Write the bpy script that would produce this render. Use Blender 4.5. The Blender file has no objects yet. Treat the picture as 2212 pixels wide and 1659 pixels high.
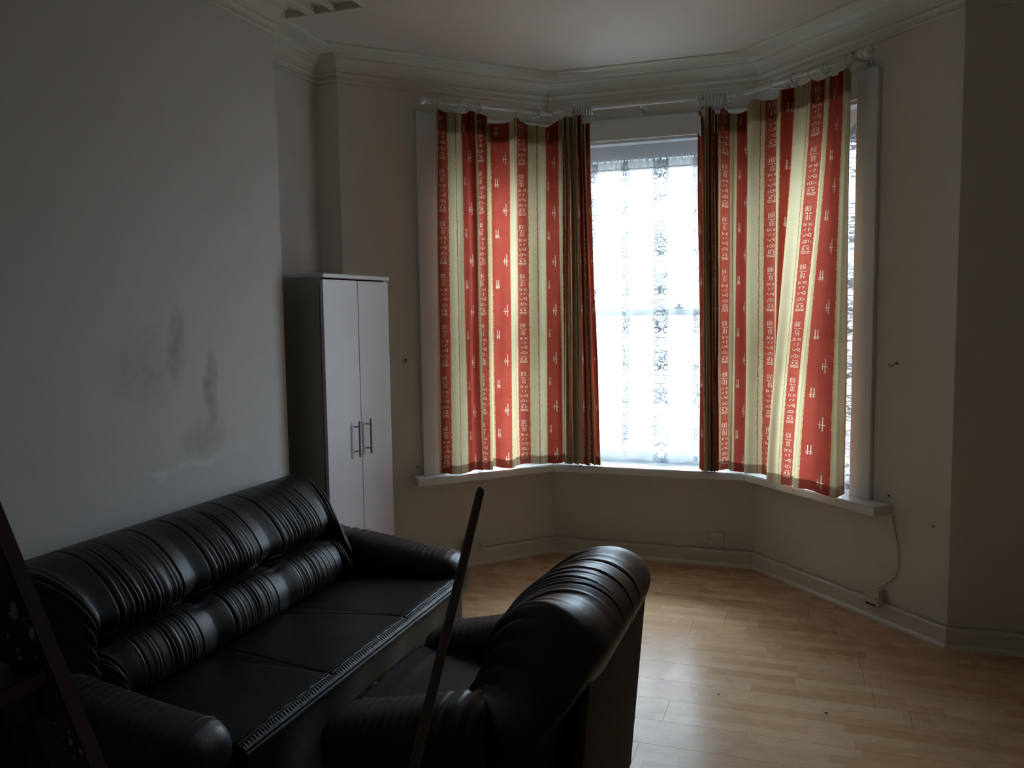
import bpy, bmesh, math, random
import numpy as np
from mathutils import Vector, Matrix
random.seed(4); rng = np.random.default_rng(7)
PI = math.pi
scene = bpy.context.scene
C = scene.collection

# ------------------------------------------------------------------ camera
F_PX = 1859.98
cam_d = bpy.data.cameras.new('camera'); cam = bpy.data.objects.new('camera', cam_d); C.objects.link(cam)
cam_d.sensor_fit = 'HORIZONTAL'; cam_d.sensor_width = 36.0; cam_d.lens = F_PX / 2212 * 36.0
cam_d.clip_start = 0.02
rv, uv_, fv = Vector((0.9433, 0.3318, -0.0142)), Vector((-0.0154, 0.0866, 0.9961)), Vector((-0.3317, 0.9394, -0.0868))
M = Matrix(((rv.x, uv_.x, -fv.x, 0), (rv.y, uv_.y, -fv.y, 0), (rv.z, uv_.z, -fv.z, 1.62), (0, 0, 0, 1)))
cam.matrix_world = M
scene.camera = cam
# ------------------------------------------------------------------ view, sky
scene.view_settings.view_transform = 'Standard'; scene.view_settings.look = 'None'
scene.view_settings.gamma = 1; scene.view_settings.use_curve_mapping = False
scene.view_settings.exposure = 2.1
SKY = 9.0
w = bpy.data.worlds.new('overcast_sky'); scene.world = w; w.use_nodes = True
nt = w.node_tree; nt.nodes.clear()
tc = nt.nodes.new('ShaderNodeTexCoord'); sep = nt.nodes.new('ShaderNodeSeparateXYZ')
nt.links.new(tc.outputs['Generated'], sep.inputs[0])
rp = nt.nodes.new('ShaderNodeValToRGB'); rp.color_ramp.elements[0].position = 0.40
rp.color_ramp.elements[0].color = (0.10, 0.10, 0.10, 1)
rp.color_ramp.elements[1].position = 1.0; rp.color_ramp.elements[1].color = (2.0, 2.3, 2.7, 1)
e = rp.color_ramp.elements.new(0.50); e.color = (0.18, 0.20, 0.21, 1)
e = rp.color_ramp.elements.new(0.53); e.color = (0.27, 0.31, 0.35, 1)
e = rp.color_ramp.elements.new(0.75); e.color = (0.66, 0.77, 0.92, 1)
mr = nt.nodes.new('ShaderNodeMapRange'); mr.inputs[1].default_value = -1; mr.inputs[2].default_value = 1
nt.links.new(sep.outputs[2], mr.inputs[0]); nt.links.new(mr.outputs[0], rp.inputs[0])
bg = nt.nodes.new('ShaderNodeBackground'); bg.inputs[1].default_value = SKY
nt.links.new(rp.outputs[0], bg.inputs[0])
ow = nt.nodes.new('ShaderNodeOutputWorld'); nt.links.new(bg.outputs[0], ow.inputs[0])

# sky portals: sampling guides laid in the three window openings
def portal(x, y, ang, wd):
    l = bpy.data.lights.new('window_portal', 'AREA'); l.shape = 'RECTANGLE'; l.size = wd; l.size_y = 2.06; l.cycles.is_portal = True
    o = bpy.data.objects.new('window_portal', l); C.objects.link(o); o.location = (x, y, 1.63)
    o.rotation_euler = (math.pi / 2, 0, ang)          # area light shines along -Z: here into the room
    return o

# ------------------------------------------------------------------ room plan (metres)
FY = 4.3958; DY = 1.0187; BY = FY + DY           # front wall, depth of the bay, back of the bay
X0, XC = -2.7213, -2.4185                         # alcove wall, chimney breast face
X1, X2, X3, X4 = -2.5758, -1.6357, -0.3397, 0.6055
XR, YB = 2.15, -2.6
ZC = 3.062
CHY = 3.56                                        # far end of the chimney breast

# ------------------------------------------------------------------ helpers
def new_obj(name, me, mat=None, parent=None, smooth=False):
    o = bpy.data.objects.new(name, me); C.objects.link(o)
    if mat is not None: me.materials.append(mat)
    if parent is not None: o.parent = parent
    if smooth: me.polygons.foreach_set('use_smooth', [True] * len(me.polygons))
    return o
def obj(name, bm, mat=None, parent=None, smooth=False):
    bmesh.ops.recalc_face_normals(bm, faces=bm.faces)
    me = bpy.data.meshes.new(name); bm.to_mesh(me); bm.free()
    return new_obj(name, me, mat, parent, smooth)
def tag(o, label=None, cat=None, group=None, kind=None):
    if label: o['label'] = label
    if cat: o['category'] = cat
    if group: o['group'] = group
    if kind: o['kind'] = kind
    return o
def thing(name, label, cat, loc=(0, 0, 0), rz=0, group=None, kind=None):
    o = bpy.data.objects.new(name, None); C.objects.link(o); o.location = loc; o.rotation_euler = (0, 0, rz)
    o.empty_display_size = 0.1
    return tag(o, label, cat, group, kind)
def add_box(bm, x0, x1, y0, y1, z0, z1, bevel=0, mat=None):
    r = bmesh.ops.create_cube(bm, size=1.0); vs = r['verts']
    for v in vs:
        v.co = Vector(((x0 + x1) / 2 + v.co.x * (x1 - x0), (y0 + y1) / 2 + v.co.y * (y1 - y0), (z0 + z1) / 2 + v.co.z * (z1 - z0)))
    if bevel:
        es = list({e for v in vs for e in v.link_edges})
        r2 = bmesh.ops.bevel(bm, geom=es, offset=bevel, segments=2, affect='EDGES', profile=0.5)
        vs = [v for v in r2['verts']]
    if mat is not None:
        for v in vs: v.co = mat @ v.co
    return vs
def add_prism(bm, pts, z0, z1):
    lo = [bm.verts.new((p[0], p[1], z0)) for p in pts]; hi = [bm.verts.new((p[0], p[1], z1)) for p in pts]
    n = len(pts); bm.faces.new(lo[::-1]); bm.faces.new(hi)
    for i in range(n): bm.faces.new((lo[i], lo[(i + 1) % n], hi[(i + 1) % n], hi[i]))
def add_tube(bm, pts, r, seg=10, caps=True):
    pts = [Vector(p) for p in pts]; n = len(pts); rings = []
    rr = r if isinstance(r, (list, tuple)) else [r] * n
    up = Vector((0, 0, 1)); prev = None
    for i, p in enumerate(pts):
        t = (pts[min(i + 1, n - 1)] - pts[max(i - 1, 0)]).normalized()
        a = up.cross(t) if prev is None else (prev - t * prev.dot(t))
        if a.length < 1e-4: a = Vector((1, 0, 0)).cross(t)
        a.normalize(); prev = a; b = t.cross(a)
        rings.append([bm.verts.new(p + (a * math.cos(k * 2 * PI / seg) + b * math.sin(k * 2 * PI / seg)) * rr[i]) for k in range(seg)])
    for i in range(n - 1):
        for k in range(seg):
            bm.faces.new((rings[i][k], rings[i][(k + 1) % seg], rings[i + 1][(k + 1) % seg], rings[i + 1][k]))
    if caps: bm.faces.new(rings[0][::-1]); bm.faces.new(rings[-1])
def add_lathe(bm, prof, mat=Matrix(), seg=20):
    rings = []
    for r, z in prof:
        if r < 1e-5: rings.append([bm.verts.new(mat @ Vector((0, 0, z)))])
        else: rings.append([bm.verts.new(mat @ Vector((r * math.cos(k * 2 * PI / seg), r * math.sin(k * 2 * PI / seg), z))) for k in range(seg)])
    for a, b in zip(rings, rings[1:]):
        for k in range(seg):
            k2 = (k + 1) % seg
            if len(a) == 1 and len(b) == 1: break
            if len(a) == 1: bm.faces.new((a[0], b[k2], b[k]))
            elif len(b) == 1: bm.faces.new((a[k], a[k2], b[0]))
            else: bm.faces.new((a[k], a[k2], b[k2], b[k]))
def add_torus(bm, mat, R, r, n=20, m=8):
    g = [[bm.verts.new(mat @ Vector(((R + r * math.cos(b)) * math.cos(a), (R + r * math.cos(b)) * math.sin(a), r * math.sin(b))))
          for b in [2 * PI * j / m for j in range(m)]] for a in [2 * PI * i / n for i in range(n)]]
    for i in range(n):
        for j in range(m):
            bm.faces.new((g[i][j], g[(i + 1) % n][j], g[(i + 1) % n][(j + 1) % m], g[i][(j + 1) % m]))
def orient(p, zdir, xdir=None):
    z = Vector(zdir).normalized(); x = Vector(xdir) if xdir else (Vector((0, 0, 1)) if abs(z.z) < .9 else Vector((1, 0, 0)))
    y = z.cross(x).normalized(); x = y.cross(z)
    m = Matrix((x, y, z)).transposed().to_4x4(); m.translation = Vector(p); return m
def grid_mesh(name, P, mat, parent=None, closed_v=False, UV=None, cap=False):
    # P: (n, m, 3) array
    n, m, _ = P.shape
    V = P.reshape(-1, 3)
    i = np.arange(n - 1)[:, None]; j = np.arange(m if closed_v else m - 1)[None, :]
    j2 = (j + 1) % m
    Fc = np.stack([i * m + j + 0 * i, (i + 1) * m + j, (i + 1) * m + j2, i * m + j2 + 0 * i], -1).reshape(-1, 4)
    me = bpy.data.meshes.new(name)
    faces = Fc.tolist()
    if cap: faces += [list(range(m)), list(range((n - 1) * m, n * m))[::-1]]
    me.from_pydata(V.tolist(), [], faces)
    if UV is not None:
        uvl = me.uv_layers.new(name='UV')
        li = np.zeros(len(me.loops), dtype=np.int32); me.loops.foreach_get('vertex_index', li)
        uvl.data.foreach_set('uv', UV.reshape(-1, 2)[li].astype(np.float32).ravel())
    me.update()
    return new_obj(name, me, mat, parent, smooth=True)
def sweep(path, prof, closed=False):
    # path: plan points with the room on the RIGHT hand side; prof: (q into the room, z)
    n = len(path); N = []
    for i in range(n - 1):
        d = Vector(path[i + 1]) - Vector(path[i]); d.normalize(); N.append(Vector((d.y, -d.x)))
    bm = bmesh.new(); rows = []
    for i in range(n):
        if i == 0: m, k = N[0], 1
        elif i == n - 1: m, k = N[-1], 1
        else:
            m = (N[i - 1] + N[i]).normalized(); k = 1 / max(.3, m.dot(N[i]))
        rows.append([bm.verts.new((path[i][0] + m.x * k * q, path[i][1] + m.y * k * q, z)) for q, z in prof])
    for a, b in zip(rows, rows[1:]):
        for j in range(len(prof) - 1): bm.faces.new((a[j], a[j + 1], b[j + 1], b[j]))
    bm.faces.new(rows[0]); bm.faces.new(rows[-1][::-1])
    for a, b in zip(rows, rows[1:]): bm.faces.new((a[-1], a[0], b[0], b[-1]))
    return bm
sm = lambda x, a=0., b=1.: (lambda t: t * t * (3 - 2 * t))(np.clip((x - a) / (b - a), 0, 1))

# ------------------------------------------------------------------ materials
class NT:
    def __init__(s, name):
        s.m = bpy.data.materials.new(name); s.m.use_nodes = True; s.t = s.m.node_tree; s.t.nodes.clear()
        s.out = s.t.nodes.new('ShaderNodeOutputMaterial')
    def n(s, ty, **kw):
        x = s.t.nodes.new(ty)
        for k, v in kw.items(): setattr(x, k, v)
        return x
    def L(s, a, b): s.t.links.new(a, b)
    def val(s, sock, v):
        if hasattr(v, 'is_output') or isinstance(v, bpy.types.NodeSocket): s.L(v, sock)
        else: sock.default_value = v
    def math(s, op, a, b=None, c=None, clamp=False):
        x = s.n('ShaderNodeMath', operation=op); x.use_clamp = clamp
        s.val(x.inputs[0], a)
        if b is not None: s.val(x.inputs[1], b)
        if c is not None: s.val(x.inputs[2], c)
        return x.outputs[0]
    def mix(s, f, a, b):
        x = s.n('ShaderNodeMix', data_type='RGBA'); s.val(x.inputs[0], f)
        s.val(x.inputs[6], a); s.val(x.inputs[7], b); return x.outputs[2]
    def noise(s, vec, scale, detail=3, rough=.5, out=0):
        x = s.n('ShaderNodeTexNoise'); 
        if vec is not None: s.L(vec, x.inputs['Vector'])
        x.inputs['Scale'].default_value = scale; x.inputs['Detail'].default_value = detail; x.inputs['Roughness'].default_value = rough
        return x.outputs[out]
    def ramp(s, f, pts):
        x = s.n('ShaderNodeValToRGB'); s.L(f, x.inputs[0]); cr = x.color_ramp
        while len(cr.elements) < len(pts): cr.elements.new(0.5)
        for e, (p, c) in zip(cr.elements, pts): e.position = p; e.color = c if len(c) == 4 else (*c, 1)
        return x.outputs[0]
    def bsdf(s, **kw):
        b = s.n('ShaderNodeBsdfPrincipled')
        for k, v in kw.items(): s.val(b.inputs[k.replace('_', ' ')], v)
        return b
    def bump(s, h, strength=.3, dist=.002):
        x = s.n('ShaderNodeBump'); x.inputs['Strength'].default_value = strength; x.inputs['Distance'].default_value = dist
        s.L(h, x.inputs['Height']); return x.outputs[0]
    def done(s, sh): s.L(sh, s.out.inputs[0]); return s.m
def c4(*c): return (*c, 1)
def simple(name, col, rough=.5, metal=0, spec=.5, nscale=0, namt=.1, bump=0, bscale=200):
    s = NT(name); tcn = s.n('ShaderNodeTexCoord').outputs['Object']
    base = c4(*col)
    if nscale:
        nz = s.noise(tcn, nscale, 4)
        base = s.mix(nz, c4(*[x * (1 - namt) for x in col]), c4(*[min(1, x * (1 + namt)) for x in col]))
    b = s.bsdf(Base_Color=base, Roughness=rough, Metallic=metal)
    b.inputs['Specular IOR Level'].default_value = spec
    if bump: s.L(s.bump(s.noise(tcn, bscale, 3), bump, .001), b.inputs['Normal'])
    return s.done(b.outputs[0])

def wall_material(name, col, stains=False):
    s = NT(name); P = s.n('ShaderNodeNewGeometry').outputs['Position']
    n1 = s.noise(P, 1.3, 4); n2 = s.noise(P, 9, 4, .6)
    base = s.mix(n1, c4(*[x * .93 for x in col]), c4(*[min(1, x * 1.05) for x in col]))
    base = s.mix(s.math('MULTIPLY', n2, .25), base, c4(*[x * .8 for x in col]))
    if stains:
        sp = s.n('ShaderNodeSeparateXYZ'); s.L(P, sp.inputs[0]); y, z = sp.outputs[1], sp.outputs[2]
        wob = s.math('MULTIPLY', s.math('SUBTRACT', s.noise(P, 6, 4), .5), .16)
        for (cy, cz, hw, hh, col2, a) in ((3.0, 1.30, .055, .19, (.20, .19, .17), .6), (2.82, 1.50, .06, .17, (.2, .19, .17), .5), (2.95, 1.10, .16, .10, (.22, .21, .19), .35),
                                        (2.62, 1.42, .25, .20, (.35, .33, .30), .35), (2.86, 1.00, .30, .022, (.85, .85, .83), .55), (2.70, 0.985, .05, .03, (.9, .9, .9), .6), (3.2, 1.02, .1, .03, (.8, .8, .8), .45)):
            du = s.math('DIVIDE', s.math('SUBTRACT', s.math('ADD', y, wob), cy), hw)
            dv = s.math('DIVIDE', s.math('SUBTRACT', s.math('ADD', z, s.math('MULTIPLY', wob, .5)), cz), hh)
            d = s.math('ADD', s.math('MULTIPLY', du, du), s.math('MULTIPLY', dv, dv))
            mk = s.math('MULTIPLY', s.math('SUBTRACT', 1.0, d, clamp=True), s.math('MULTIPLY', s.noise(P, 22, 4), 1.6 * a), clamp=True)
            base = s.mix(mk, base, c4(*col2))
    b = s.bsdf(Base_Color=base, Roughness=.62); b.inputs['Specular IOR Level'].default_value = .35
    s.L(s.bump(s.math('ADD', s.noise(P, 60, 4, .6), s.math('MULTIPLY', s.noise(P, 7, 3), 2.0)), .25, .002), b.inputs['Normal'])
    return s.done(b.outputs[0])
M_wall = wall_material('wall_paint', (.74, .705, .645))
M_wall_l = wall_material('wall_paint_stained', (.70, .69, .68), True)
M_ceil = wall_material('ceiling_paint', (.74, .70, .65))
M_corn = wall_material('cornice_paint', (.74, .73, .66))
M_white = simple('white_gloss_paint', (.76, .77, .78), .35, nscale=4, namt=.06, bump=.1, bscale=60)
M_skirt = simple('skirting_paint', (.72, .69, .62), .4, nscale=5, namt=.1, bump=.15, bscale=40)
M_plastic = simple('white_plastic', (.66, .63, .55), .4, nscale=8, namt=.05)
M_rod = simple('white_rod_enamel', (.66, .68, .66), .3, nscale=10, namt=.04)
M_hole = simple('dark_screw', (.02, .02, .02), .5, nscale=20)
M_cable = simple('painted_cable', (.50, .48, .42), .5, nscale=20, namt=.2)
M_steel = simple('brushed_steel', (.35, .35, .36), .32, 1.0, nscale=90, namt=.1)
M_brass = simple('dull_hook_metal', (.22, .20, .16), .4, .8, nscale=50, namt=.2)
M_ward = simple('white_laminate', (.70, .69, .72), .35, nscale=2, namt=.03)
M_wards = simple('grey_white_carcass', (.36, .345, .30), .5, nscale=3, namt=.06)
M_dark = simple('dark_gap', (.015, .015, .015), .8, nscale=5)
M_grime = simple('underlay', (.06, .04, .025), .9, nscale=5)

def leather(name, k=1.0, sp=.40):
    s = NT(name); tcn = s.n('ShaderNodeTexCoord').outputs['Object']
    vor = s.n('ShaderNodeTexVoronoi'); s.L(tcn, vor.inputs['Vector']); vor.inputs['Scale'].default_value = 330
    big = s.noise(tcn, 5, 4)
    base = s.mix(big, c4(.0040 * k, .0055 * k, .0068 * k), c4(.008 * k, .011 * k, .013 * k))
    b = s.bsdf(Base_Color=base, Roughness=s.math('ADD', .36, s.math('MULTIPLY', s.noise(tcn, 14, 4), .16)))
    b.inputs['Specular IOR Level'].default_value = sp
    s.L(s.bump(s.math('ADD', vor.outputs[0], s.math('MULTIPLY', s.noise(tcn, 45, 4), 2.5)), .22, .0012), b.inputs['Normal'])
    return s.done(b.outputs[0])
M_leather = leather('black_leather'); M_seat = leather('black_seat_leather', 1.0, .20)
M_backcloth = simple('dark_brown_backing_cloth', (.030, .022, .016), .85, nscale=30, namt=.2, bump=.3, bscale=500)
M_wood_dark = simple('ladder_wood', (.035, .016, .011), .55, nscale=18, namt=.5, bump=.3, bscale=80)
M_splash = simple('dried_paint', (.32, .28, .24), .6, nscale=40, namt=.2)

def pole_mat():
    s = NT('worn_pole_wood'); P = s.n('ShaderNodeTexCoord').outputs['Object']
    sp = s.n('ShaderNodeSeparateXYZ'); s.L(P, sp.inputs[0])
    mp = s.n('ShaderNodeMapping'); s.L(P, mp.inputs[0]); mp.inputs['Scale'].default_value = (30, 30, 3)
    n = s.noise(mp.outputs[0], 2, 5, .6)
    base = s.mix(n, c4(.045, .033, .022), c4(.10, .076, .052))
    b = s.bsdf(Base_Color=base, Roughness=.6); s.L(s.bump(n, .3, .001), b.inputs['Normal'])
    return s.done(b.outputs[0])
M_pole = pole_mat()

def floor_mat():
    s = NT('beech_laminate'); P = s.n('ShaderNodeNewGeometry').outputs['Position']
    sp = s.n('ShaderNodeSeparateXYZ'); s.L(P, sp.inputs[0]); x, y = sp.outputs[0], sp.outputs[1]
    row = s.math('FLOOR', s.math('DIVIDE', s.math('SUBTRACT', y, FY), .19 / 3))
    wn = s.n('ShaderNodeTexWhiteNoise', noise_dimensions='1D'); s.L(row, wn.inputs['W'])
    xs = s.math('DIVIDE', s.math('ADD', x, s.math('MULTIPLY', wn.outputs['Value'], 1.7)), .37)
    cell = s.math('FLOOR', xs)
    cv = s.n('ShaderNodeCombineXYZ'); s.L(cell, cv.inputs[0]); s.L(row, cv.inputs[1])
    w2 = s.n('ShaderNodeTexWhiteNoise', noise_dimensions='2D'); s.L(cv.outputs[0], w2.inputs['Vector'])
    tone = w2.outputs['Value']
    mp = s.n('ShaderNodeMapping'); s.L(P, mp.inputs[0]); mp.inputs['Scale'].default_value = (2.0, 26, 1)
    s.L(s.n('ShaderNodeVectorMath', operation='SCALE').outputs[0], mp.inputs['Location']) if False else None
    grain = s.noise(mp.outputs[0], 3.0, 6, .65)
    fleck = s.noise(mp.outputs[0], 22, 2, .5)
    base = s.ramp(tone, [(0, (.54, .33, .165)), (.3, (.63, .405, .22)), (.65, (.68, .46, .265)), (1, (.74, .53, .32))])
    base = s.mix(s.math('MULTIPLY', grain, .45), base, c4(.33, .165, .075))
    base = s.mix(s.math('MULTIPLY', s.math('GREATER_THAN', fleck, .62), .12), base, c4(.3, .15, .07))
    # thin dark joints between strips
    fy = s.math('FRACT', s.math('DIVIDE', s.math('SUBTRACT', y, FY), .19 / 3)); fx = s.math('FRACT', xs)
    jn = s.math('MAXIMUM', s.math('LESS_THAN', fy, .02), s.math('LESS_THAN', fx, .004))
    base = s.mix(s.math('MULTIPLY', jn, .35), base, c4(.22, .11, .05))
    worn = s.noise(P, 2.5, 4)
    base = s.mix(s.math('MULTIPLY', worn, .25), base, c4(.36, .25, .17))
    b = s.bsdf(Base_Color=base, Roughness=s.math('ADD', .19, s.math('MULTIPLY', s.noise(P, 5, 5), .16)))
    b.inputs['Specular IOR Level'].default_value = .06
    s.L(s.bump(s.math('ADD', grain, s.noise(P, 1.8, 2)), .05, .002), b.inputs['Normal'])
    return s.done(b.outputs[0])
M_floor = floor_mat()

def strokes(s, u, v, items):
    """union of little strokes; items: ('b',cx,cy,hw,hh) box, ('p'|'q',cx,cy,len,w) diagonal, ('o',cx,cy,r,w) ring"""
    p = s.math('ADD', u, v); q = s.math('SUBTRACT', u, v); acc = None
    def cmp(a, b, e): return s.math('COMPARE', a, b, e)
    for it in items:
        k, cx, cy, a, b = it
        if k == 'b': m = s.math('MULTIPLY', cmp(u, cx, a), cmp(v, cy, b))
        elif k == 'p': m = s.math('MULTIPLY', cmp(p, cx + cy, a), cmp(q, cx - cy, b))
        elif k == 'q': m = s.math('MULTIPLY', cmp(q, cx - cy, a), cmp(p, cx + cy, b))
        else:
            du = s.math('SUBTRACT', u, cx); dv = s.math('SUBTRACT', v, cy)
            d = s.math('SQRT', s.math('ADD', s.math('MULTIPLY', du, du), s.math('MULTIPLY', dv, dv)))
            m = cmp(d, a, b)
        acc = m if acc is None else s.math('MAXIMUM', acc, m)
    return acc

def curtain_mat(name, hem=False):
    s = NT(name); UV = s.n('ShaderNodeTexCoord').outputs['UV']
    nz = s.n('ShaderNodeTexNoise'); s.L(UV, nz.inputs['Vector']); nz.inputs['Scale'].default_value = 160; nz.inputs['Detail'].default_value = 2
    off = s.n('ShaderNodeVectorMath', operation='SUBTRACT'); s.L(nz.outputs['Color'], off.inputs[0]); off.inputs[1].default_value = (.5, .5, .5)
    sc = s.n('ShaderNodeVectorMath', operation='SCALE'); s.L(off.outputs[0], sc.inputs[0]); sc.inputs['Scale'].default_value = .004
    ad = s.n('ShaderNodeVectorMath', operation='ADD'); s.L(UV, ad.inputs[0]); s.L(sc.outputs[0], ad.inputs[1])
    sp = s.n('ShaderNodeSeparateXYZ'); s.L(ad.outputs[0], sp.inputs[0]); u, v = sp.outputs[0], sp.outputs[1]
    # period .36 m: band A (plain red with crosses) at 0, band B (glyphs) at .18
    ua = s.math('MULTIPLY', s.math('SUBTRACT', s.math('FRACT', s.math('ADD', s.math('DIVIDE', u, .36), .5)), .5), .36)
    ub = s.math('MULTIPLY', s.math('SUBTRACT', s.math('FRACT', s.math('DIVIDE', u, .36)), .5), .36)
    rough = s.math('MULTIPLY', s.math('SUBTRACT', s.noise(UV, 60, 4, .6), .5), .010)
    A = s.math('LESS_THAN', s.math('ABSOLUTE', s.math('ADD', ua, rough)), .054)
    B = s.math('LESS_THAN', s.math('ABSOLUTE', s.math('ADD', ub, rough)), .038)
    n3 = s.noise(UV, 26, 4); n4 = s.noise(UV, 9, 3)
    red = s.mix(n4, c4(.33, .036, .025), c4(.46, .075, .046))
    redb = s.mix(n3, c4(.30, .040, .026), c4(.46, .085, .050))
    cream = s.mix(n4, c4(.56, .49, .28), c4(.68, .61, .39))
    # brushed ochre halo on either side of the glyph band
    halo = s.math('MULTIPLY', s.math('SUBTRACT', 1.0, s.math('DIVIDE', s.math('SUBTRACT', s.math('ABSOLUTE', ub), .038), .030), clamp=True), s.math('GREATER_THAN', s.noise(UV, 110, 4, .7), .47))
    base = s.mix(s.math('MULTIPLY', halo, .6), cream, c4(.50, .28, .10))
    edge = s.math('LESS_THAN', s.math('ABSOLUTE', s.math('SUBTRACT', s.math('ABSOLUTE', s.math('ADD', ua, rough)), .056)), .004)
    base = s.mix(s.math('MULTIPLY', edge, .7), base, c4(.62, .36, .12))
    thin = s.math('LESS_THAN', s.math('ABSOLUTE', s.math('SUBTRACT', s.math('ABSOLUTE', s.math('ADD', ub, rough)), .078)), .0022)
    side = s.math('GREATER_THAN', ub, 0)
    thin2 = s.math('LESS_THAN', s.math('ABSOLUTE', s.math('SUBTRACT', s.math('ABSOLUTE', s.math('ADD', ub, rough)), .055)), .0018)
    th = s.math('MAXIMUM', s.math('MULTIPLY', thin, side), s.math('MULTIPLY', thin2, s.math('SUBTRACT', 1.0, side)))
    base = s.mix(s.math('MULTIPLY', th, .85), base, c4(.36, .09, .03))
    base = s.mix(A, base, red); base = s.mix(B, base, redb)
    Pv = .307
    vv = s.math('MULTIPLY', s.math('FRACT', s.math('DIVIDE', v, Pv)), Pv)
    ha = [('b', .026, .075, .0020, .037), ('b', .013, .070, .0017, .019), ('b', .020, .070, .015, .0018),
          ('b', -.034, .235, .0016, .026), ('b', -.023, .235, .0016, .026), ('b', -.0285, .226, .011, .0016), ('b', -.0285, .217, .011, .0016)]
    gl = []
    for i, cx in enumerate((-.018, -.009, .001, .010)): gl.append(('b', cx, .287 + .002 * (i % 2), .0022, .013))
    gl += [('b', -.014, .266, .009, .0018), ('b', .012, .264, .008, .0018), ('b', -.004, .260, .0018, .006)]
    for cx in (-.012, -.002, .009): gl.append(('b', cx, .241, .0021, .014))
    for sg in (-1, 1):
        gl += [('p', sg * .012, .205, .013, .0022), ('q', sg * .012, .205, .013, .0022), ('b', sg * .022, .205, .0015, .009)]
    gl += [('p', -.010, .179, .010, .002), ('q', -.014, .176, .008, .002), ('b', .010, .178, .0018, .010), ('p', .015, .180, .007, .0018)]
    gl += [('q', -.018, .148, .012, .002), ('p', -.006, .148, .014, .002), ('q', .006, .148, .012, .002), ('b', .022, .148, .0018, .010), ('o', .016, .150, .007, .0016)]
    gl += [('o', -.007, .115, .0075, .0014), ('o', .009, .115, .0075, .0014), ('b', -.022, .112, .0015, .006), ('b', .023, .112, .0015, .005)]
    for sg in (-1, 1):
        gl += [('p', sg * .013, .077, .014, .0028), ('q', sg * .013, .077, .014, .0028)]
    gl += [('b', 0, .062, .026, .0022), ('b', 0, .054, .024, .0020), ('b', 0, .091, .018, .0016)]
    broken = s.math('GREATER_THAN', s.noise(UV, 130, 3, .6), .40)
    mA = s.math('MULTIPLY', strokes(s, ua, vv, ha), A)
    mB = s.math('MULTIPLY', s.math('MULTIPLY', strokes(s, ub, vv, gl), B), broken)
    mk = s.math('MAXIMUM', mA, s.math('MULTIPLY', mB, .75))
    base = s.mix(s.math('MULTIPLY', mk, .85), base, c4(.80, .72, .50))
    # weave
    wv = s.noise(UV, 500, 2)
    base = s.mix(s.math('MULTIPLY', wv, .18), base, c4(.2, .13, .08))
    df = s.n('ShaderNodeBsdfDiffuse'); s.L(base, df.inputs[0])
    tr = s.n('ShaderNodeBsdfTranslucent')
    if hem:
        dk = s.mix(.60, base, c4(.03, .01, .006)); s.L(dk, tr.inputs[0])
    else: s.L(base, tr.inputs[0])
    mx = s.n('ShaderNodeMixShader'); mx.inputs[0].default_value = .26 if hem else .42
    s.L(df.outputs[0], mx.inputs[1]); s.L(tr.outputs[0], mx.inputs[2])
    return s.done(mx.outputs[0])
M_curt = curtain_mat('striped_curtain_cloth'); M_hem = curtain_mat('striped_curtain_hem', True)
M_tape = simple('curtain_lining_tape', (.5, .46, .38), .8, nscale=60, namt=.1)

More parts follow.
